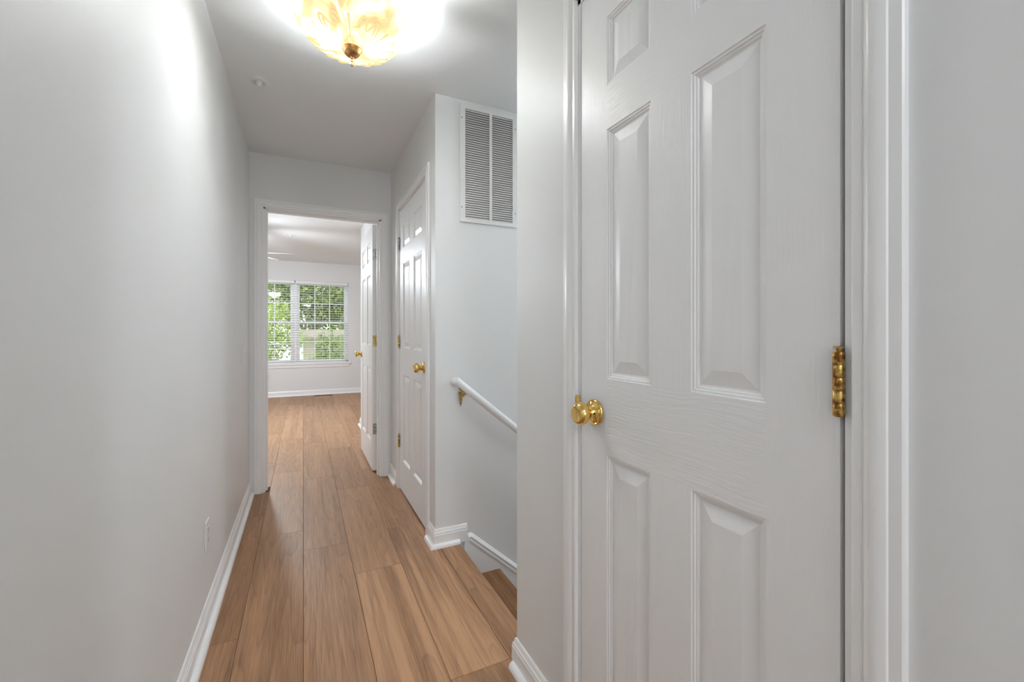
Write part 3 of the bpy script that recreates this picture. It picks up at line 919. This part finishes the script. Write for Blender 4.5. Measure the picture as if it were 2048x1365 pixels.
def wb(name, lst, mat, parent, bevel=0.0):
    return boxes(name, [((a[0] - wo.x, a[1] - wo.y, a[2] - wo.z), (b[0] - wo.x, b[1] - wo.y, b[2] - wo.z)) for a, b in lst], mat, parent, bevel)


yf0, yf1 = YB + 0.075, YB + 0.145
wb('frame', [((WX0, yf0, WZ0), (WX0 + 0.035, yf1, WZ1)), ((WX1 - 0.035, yf0, WZ0), (WX1, yf1, WZ1)), ((WX0, yf0, WZ1 - 0.035), (WX1, yf1, WZ1)), ((WX0, yf0, WZ0), (WX1, yf1, WZ0 + 0.03))], M['vinyl'], win)
wb('mullion', [((-0.1765, yf0 - 0.01, WZ0), (-0.0965, yf1, WZ1))], M['vinyl'], win)
MEET = 1.335
for (ux0, ux1) in ((WX0 + 0.035, -0.1765), (-0.0965, WX1 - 0.035)):
    for (z0_, z1_, yy) in ((WZ0 + 0.03, MEET + 0.02, yf0 + 0.008), (MEET - 0.02, WZ1 - 0.035, yf0 + 0.034)):
        s_, y2 = 0.036, yy + 0.026
        sash = wb('sash', [((ux0, yy, z0_), (ux0 + s_, y2, z1_)), ((ux1 - s_, yy, z0_), (ux1, y2, z1_)), ((ux0 + s_, yy, z0_), (ux1 - s_, y2, z0_ + s_)), ((ux0 + s_, yy, z1_ - s_), (ux1 - s_, y2, z1_))], M['vinyl'], win)
        gx0, gx1, gz0, gz1 = ux0 + s_, ux1 - s_, z0_ + s_, z1_ - s_
        cw = (gx1 - gx0) / 3; ch = (gz1 - gz0) / 2
        for k in (1, 2): wb('muntin', [((gx0 + cw * k - 0.009, yy + 0.008, gz0), (gx0 + cw * k + 0.009, yy + 0.018, gz1))], M['vinyl'], sash)
        wb('muntin', [((gx0, yy + 0.0085, gz0 + ch - 0.009), (gx1, yy + 0.0175, gz0 + ch + 0.009))], M['vinyl'], sash)
        for i in range(3):
            for j in range(2):
                wb('pane', [((gx0 + cw * i, yy + 0.0125, gz0 + ch * j), (gx0 + cw * (i + 1), yy + 0.0130, gz0 + ch * (j + 1)))], M['glass'], sash)
wb('sill', [((WX0 - 0.04, YB - 0.030, WZ0 - 0.022), (WX1 + 0.04, YB + 0.0, WZ0)), ((WX0, YB, WZ0 - 0.0005), (WX1, yf0, WZ0 + 0.004))], M['trim'], win)
wb('apron', [((WX0 - 0.01, YB - 0.014, WZ0 - 0.075), (WX1 + 0.01, YB, WZ0 - 0.022))], M['trim'], win)

# ------------------------------------------------------------------ blinds


def blind(x0, x1, label, tilted=()):
    yb = YB + 0.035
    r = empty('window_blind', ((x0 + x1) / 2, yb, WZ0 + 0.006)); tag(r, label, 'blinds', group='bedroom window blinds')
    w = x1 - x0
    box('headrail', (-w / 2, -0.022, WZ1 - WZ0 - 0.052), (w / 2, 0.022, WZ1 - WZ0 - 0.008), M['slat'], r, 0.002)
    box('valance', (-w / 2, -0.029, WZ1 - WZ0 - 0.060), (w / 2, -0.024, WZ1 - WZ0 - 0.007), M['slat'], r, 0.001)
    box('bottom_rail', (-w / 2, -0.024, 0.0), (w / 2, 0.024, 0.016), M['slat'], r, 0.003)
    n = 33; top = WZ1 - WZ0 - 0.075
    bm = bmesh.new()
    pr = [(-0.024, -0.0018), (-0.012, 0.0008), (0, 0.0016), (0.012, 0.0008), (0.024, -0.0018), (0.024, 0.0002), (0.012, 0.0028), (0, 0.0036), (-0.012, 0.0028), (-0.024, 0.0002)]
    r0 = [bm.verts.new((-w / 2 + 0.003, y, z)) for y, z in pr]; r1 = [bm.verts.new((w / 2 - 0.003, y, z)) for y, z in pr]
    bm.faces.new(r0); bm.faces.new(r1[::-1])
    for k in range(10): bm.faces.new((r0[k], r0[(k + 1) % 10], r1[(k + 1) % 10], r1[k]))
    bmesh.ops.recalc_face_normals(bm, faces=bm.faces)
    me = bpy.data.meshes.new('slat'); bm.to_mesh(me); bm.free(); me.materials.append(M['slat'])
    for k in range(n):
        o = bpy.data.objects.new('slat', me); C.objects.link(o); o.parent = r
        z = 0.045 + (top - 0.045) * k / (n - 1)
        o.location = (0, 0, z); o.rotation_euler = (math.radians(2 + rng.uniform(-1.5, 1.5)), 0, 0)
        if k in tilted: o.rotation_euler = (math.radians(20), 0, 0)
    for fx in (-0.36, 0.0, 0.36):
        bm = bmesh.new()
        for yy in (-0.0245, 0.0245): tube_bm(bm, [(fx * w, yy, 0.01), (fx * w, yy, top + 0.02)], 0.0011, 5)
        bm_obj('ladder_cord', bm, M['slat'], r)
    bm = bmesh.new(); tube_bm(bm, [(-w / 2 + 0.05, -0.034, top), (-w / 2 + 0.052, -0.034, top - 0.62)], 0.004, 8); bm_obj('tilt_wand', bm, M['vinyl'], r)
    return r


blind(WX0 + 0.006, -0.145, 'open white slat blind on the left half of the bedroom window', tilted=(5, 7))
blind(-0.128, WX1 - 0.006, 'open white slat blind on the right half of the bedroom window')

# ------------------------------------------------------------------ ceiling fan
FX, FY = -0.61, 6.06
fan = empty('ceiling_fan', (FX, FY, CEIL)); tag(fan, 'white ceiling fan with a lit glass bowl in the bedroom', 'ceiling fan')
lathe('canopy', [(0, 0), (0.065, 0), (0.065, -0.02), (0.03, -0.06), (0, -0.06)], M['white_plastic'], fan)
lathe('downrod', [(0, -0.05), (0.012, -0.05), (0.012, -0.22), (0, -0.22)], M['white_plastic'], fan, 16)
lathe('motor', [(0, -0.20), (0.05, -0.20), (0.10, -0.225), (0.115, -0.27), (0.10, -0.315), (0.05, -0.34), (0, -0.34)], M['white_plastic'], fan)
for k in range(5):
    a = math.radians(-13.8 + 72 * k)
    bm = bmesh.new()
    outl = [(0.15, -0.045), (0.22, -0.058), (0.48, -0.066), (0.515, -0.05), (0.522, 0.0), (0.515, 0.05), (0.48, 0.066), (0.22, 0.058), (0.15, 0.045)]
    lo_ = [bm.verts.new((x, y, -0.004)) for x, y in outl]; hi_ = [bm.verts.new((x, y, 0.004)) for x, y in outl]
    bm.faces.new(lo_[::-1]); bm.faces.new(hi_)
    for q in range(9): bm.faces.new((lo_[q], lo_[(q + 1) % 9], hi_[(q + 1) % 9], hi_[q]))
    bl = bm_obj('blade', bm, M['white_plastic'], fan)
    bl.location = (0, 0, -0.32); bl.rotation_euler = (math.radians(11), 0, a); bl.rotation_mode = 'XYZ'
    box('blade_iron', (0.08, -0.02, 0.003), (0.20, 0.02, 0.009), M['white_plastic'], bl)
m, nt, out = new_mat('fan_lamp_glass'); em = N(nt, 'ShaderNodeEmission'); em.inputs[0].default_value = (0.91, 1.0, 1.08, 1); em.inputs[1].default_value = 22.0 * FAN_LAMP
L(nt, em.outputs[0], out.inputs[0]); M['fan_glass'] = m
lathe('lamp_bowl', [(0.0, -0.455), (0.06, -0.447), (0.105, -0.42), (0.13, -0.375), (0.132, -0.345)], M['fan_glass'], fan)
lathe('lamp_cap', [(0, -0.335), (0.09, -0.335), (0.136, -0.342), (0.137, -0.348), (0, -0.348)], M['white_plastic'], fan)

# ------------------------------------------------------------------ floor register
reg = empty('floor_register', (0.33, 8.585, 0)); tag(reg, 'brown metal floor register under the bedroom window', 'floor vent')
boxes('frame', [((-0.155, -0.045, 0), (0.155, -0.033, 0.005)), ((-0.155, 0.033, 0), (0.155, 0.045, 0.005)), ((-0.155, -0.033, 0), (-0.14, 0.033, 0.005)), ((0.14, -0.033, 0), (0.155, 0.033, 0.005))], M['register'], reg)
for k in range(9): box('louvre', (-0.14, -0.030 + k * 0.007, 0.0005), (0.14, -0.027 + k * 0.007, 0.004), M['register'], reg)

# ------------------------------------------------------------------ outside
GZ = -2.9
m, nt, out = new_mat('lawn'); p_ = principled(nt, out, (0.12, 0.18, 0.05), 0.9)
nz = N(nt, 'ShaderNodeTexNoise'); nz.inputs['Scale'].default_value = 4.0
rp = N(nt, 'ShaderNodeValToRGB'); rp.color_ramp.elements[0].color = (0.10, 0.15, 0.04, 1); rp.color_ramp.elements[1].color = (0.22, 0.26, 0.10, 1)
L(nt, nz.outputs[0], rp.inputs[0]); L(nt, rp.outputs[0], p_.inputs['Base Color']); M['lawn'] = m
st(box('ground', (-30, YB + 0.4, GZ - 0.1), (30, 60, GZ), M['lawn']), 'lawn outside far below the bedroom window', 'lawn')


def leaf_mat(name, c1, c2):
    m, nt, out = new_mat(name)
    oi = N(nt, 'ShaderNodeNewGeometry')
    rp = N(nt, 'ShaderNodeValToRGB'); rp.color_ramp.elements[0].color = (*c1, 1); rp.color_ramp.elements[1].color = (*c2, 1)
    L(nt, oi.outputs['Random Per Island'], rp.inputs[0])
    d = N(nt, 'ShaderNodeBsdfDiffuse'); t = N(nt, 'ShaderNodeBsdfTranslucent')
    L(nt, rp.outputs[0], d.inputs[0]); L(nt, rp.outputs[0], t.inputs[0])
    x = N(nt, 'ShaderNodeMixShader'); x.inputs[0].default_value = 0.4
    L(nt, d.outputs[0], x.inputs[1]); L(nt, t.outputs[0], x.inputs[2]); L(nt, x.outputs[0], out.inputs[0])
    return m


M['leaf_bright'] = leaf_mat('leaf_bright', (0.20, 0.31, 0.05), (0.50, 0.60, 0.20))
M['leaf_mid'] = leaf_mat('leaf_mid', (0.20, 0.30, 0.10), (0.52, 0.60, 0.26))
M['leaf_grey'] = leaf_mat('leaf_grey', (0.22, 0.30, 0.13), (0.55, 0.62, 0.36))
M['bark'] = paint('bark', (0.20, 0.14, 0.09), 0.9, 0.5, 20)
M['siding'] = paint('beige_siding', (0.46, 0.42, 0.31), 0.7, 0.1, 40)
M['roof'] = paint('roof_shingle', (0.30, 0.25, 0.20), 0.9, 0.4, 30)


def tree(name, loc, crown, n, size, mat, label, seed, trunk_r=0.12, branches=7):
    """trunk with branches and a crown of separate leaf blades; crown = (dx, dy, z, rx, ry, rz)"""
    r = empty(name, loc); tag(r, label, 'tree' if 'tree' in name else 'shrub')
    g = np.random.default_rng(seed)
    cx, cy, cz, rx, ry, rz = crown
    bm = bmesh.new(); base = Vector((0, 0, 0)); topv = Vector((cx * 0.6, cy * 0.6, cz))
    tube_bm(bm, [base, topv * 0.5 + Vector((0.05, 0, 0)), topv], [trunk_r, trunk_r * 0.75, trunk_r * 0.4], 8)
    rr = random.Random(seed)
    for k in range(branches):
        s = topv * rr.uniform(0.5, 0.95)
        ang = rr.uniform(0, 2 * PI)
        e_ = Vector((cx + rx * 0.8 * math.cos(ang), cy + ry * 0.8 * math.sin(ang), cz + rz * rr.uniform(-0.5, 0.7)))
        tube_bm(bm, [s, (s + e_) / 2 + Vector((0, 0, 0.1)), e_], [trunk_r * 0.4, trunk_r * 0.25, trunk_r * 0.1], 6)
    bm_obj('trunk', bm, M['bark'], r, smooth=True)
    # leaves grouped in clumps
    nc = max(12, n // 60)
    d = g.normal(size=(nc, 3)); d /= np.linalg.norm(d, axis=1)[:, None]
    cl = d * (g.uniform(0.3, 1.0, (nc, 1)) ** 0.5) * np.array([rx, ry, rz]) + np.array([cx, cy, cz])
    ci = g.integers(0, nc, n)
    c = cl[ci] + g.normal(size=(n, 3)) * np.array([rx, ry, rz]) * 0.13
    a = g.normal(size=(n, 3)); a /= np.linalg.norm(a, axis=1)[:, None]
    b = np.cross(a, g.normal(size=(n, 3))); b /= np.linalg.norm(b, axis=1)[:, None]
    s = size * g.uniform(0.6, 1.3, (n, 1))
    v = np.stack([c - a * s, c + b * s * 0.45, c + a * s, c - b * s * 0.45], 1).reshape(-1, 3)
    me = bpy.data.meshes.new('foliage')
    me.from_pydata(v.tolist(), [], [(4 * i, 4 * i + 1, 4 * i + 2, 4 * i + 3) for i in range(n)])
    me.materials.append(mat)
    o = bpy.data.objects.new('foliage', me); C.objects.link(o); o.parent = r; o['kind'] = 'stuff'
    return r


tree('tree', (-1.3, 12.6, GZ), (0.25, 0, 3.9, 0.95, 0.9, 1.0), 2200, 0.075, M['leaf_bright'], 'bright green leafy tree closest to the bedroom window', 3, 0.07)
tree('tree', (0.3, 24.2, GZ), (0.2, 0, 6.3, 2.6, 1.4, 2.4), 11000, 0.12, M['leaf_mid'], 'tall mid-green tree behind the beige house', 5, 0.16)
tree('tree', (-3.3, 18.6, GZ), (0.2, 0, 4.6, 2.1, 1.6, 3.2), 9000, 0.12, M['leaf_grey'], 'grey-green tree filling the left window half', 8, 0.16)
tree('tree', (3.8, 29.5, GZ), (0, 0, 5.9, 2.6, 1.8, 3.2), 9000, 0.14, M['leaf_grey'], 'grey-green tree at the right edge of the window', 12, 0.16)
tree('shrub', (0.72, 14.3, GZ), (0.0, 0, 3.3, 0.5, 0.4, 0.8), 2600, 0.06, M['leaf_mid'], 'green shrub growing in front of the beige house', 21, 0.03)
tree('shrub', (-1.35, 15.2, GZ), (0, 0, 2.9, 1.0, 0.8, 1.3), 2600, 0.07, M['leaf_mid'], 'dense green shrub left of the beige house', 25, 0.04)
tree('shrub', (1.75, 16.4, GZ), (0.0, 0, 3.9, 0.4, 0.4, 0.7), 700, 0.06, M['leaf_grey'], 'thin shrub at the right end of the beige house', 29, 0.03)

house = empty('house', (2.6, 18.0, GZ)); tag(house, 'beige sided house with white corner board outside the window', 'house')
HZ = 1.02 - GZ
box('wall', (-2.72, 0.0, 0), (4.0, 3.0, HZ), M['siding'], house)
for k in range(int(HZ / 0.16)):
    o = mesh_obj('siding_board', [(-2.72, -0.022, k * 0.16), (4.0, -0.022, k * 0.16), (4.0, -0.006, k * 0.16 + 0.158), (-2.72, -0.006, k * 0.16 + 0.158), (-2.72, 0, k * 0.16), (4.0, 0, k * 0.16), (4.0, 0, k * 0.16 + 0.158), (-2.72, 0, k * 0.16 + 0.158)],
                 [(0, 1, 2, 3), (0, 4, 5, 1), (3, 2, 6, 7)], M['siding'], house)
box('corner_board', (-2.76, -0.05, 0), (-2.60, 0.05, HZ), M['vinyl'], house)
mesh_obj('roof', [(-3.0, -0.35, HZ - 0.02), (4.3, -0.35, HZ - 0.02), (4.3, 1.5, HZ + 0.25), (-3.0, 1.5, HZ + 0.25), (-3.0, 3.35, HZ - 0.02), (4.3, 3.35, HZ - 0.02),
                  (-3.0, -0.35, HZ - 0.10), (4.3, -0.35, HZ - 0.10), (4.3, 1.5, HZ + 0.17), (-3.0, 1.5, HZ + 0.17), (-3.0, 3.35, HZ - 0.10), (4.3, 3.35, HZ - 0.10)],
         [(0, 1, 2, 3), (3, 2, 5, 4), (7, 6, 9, 8), (8, 9, 10, 11), (6, 7, 1, 0), (4, 5, 11, 10), (0, 3, 9, 6), (3, 4, 10, 9), (1, 7, 8, 2), (2, 8, 11, 5)], M['roof'], house)
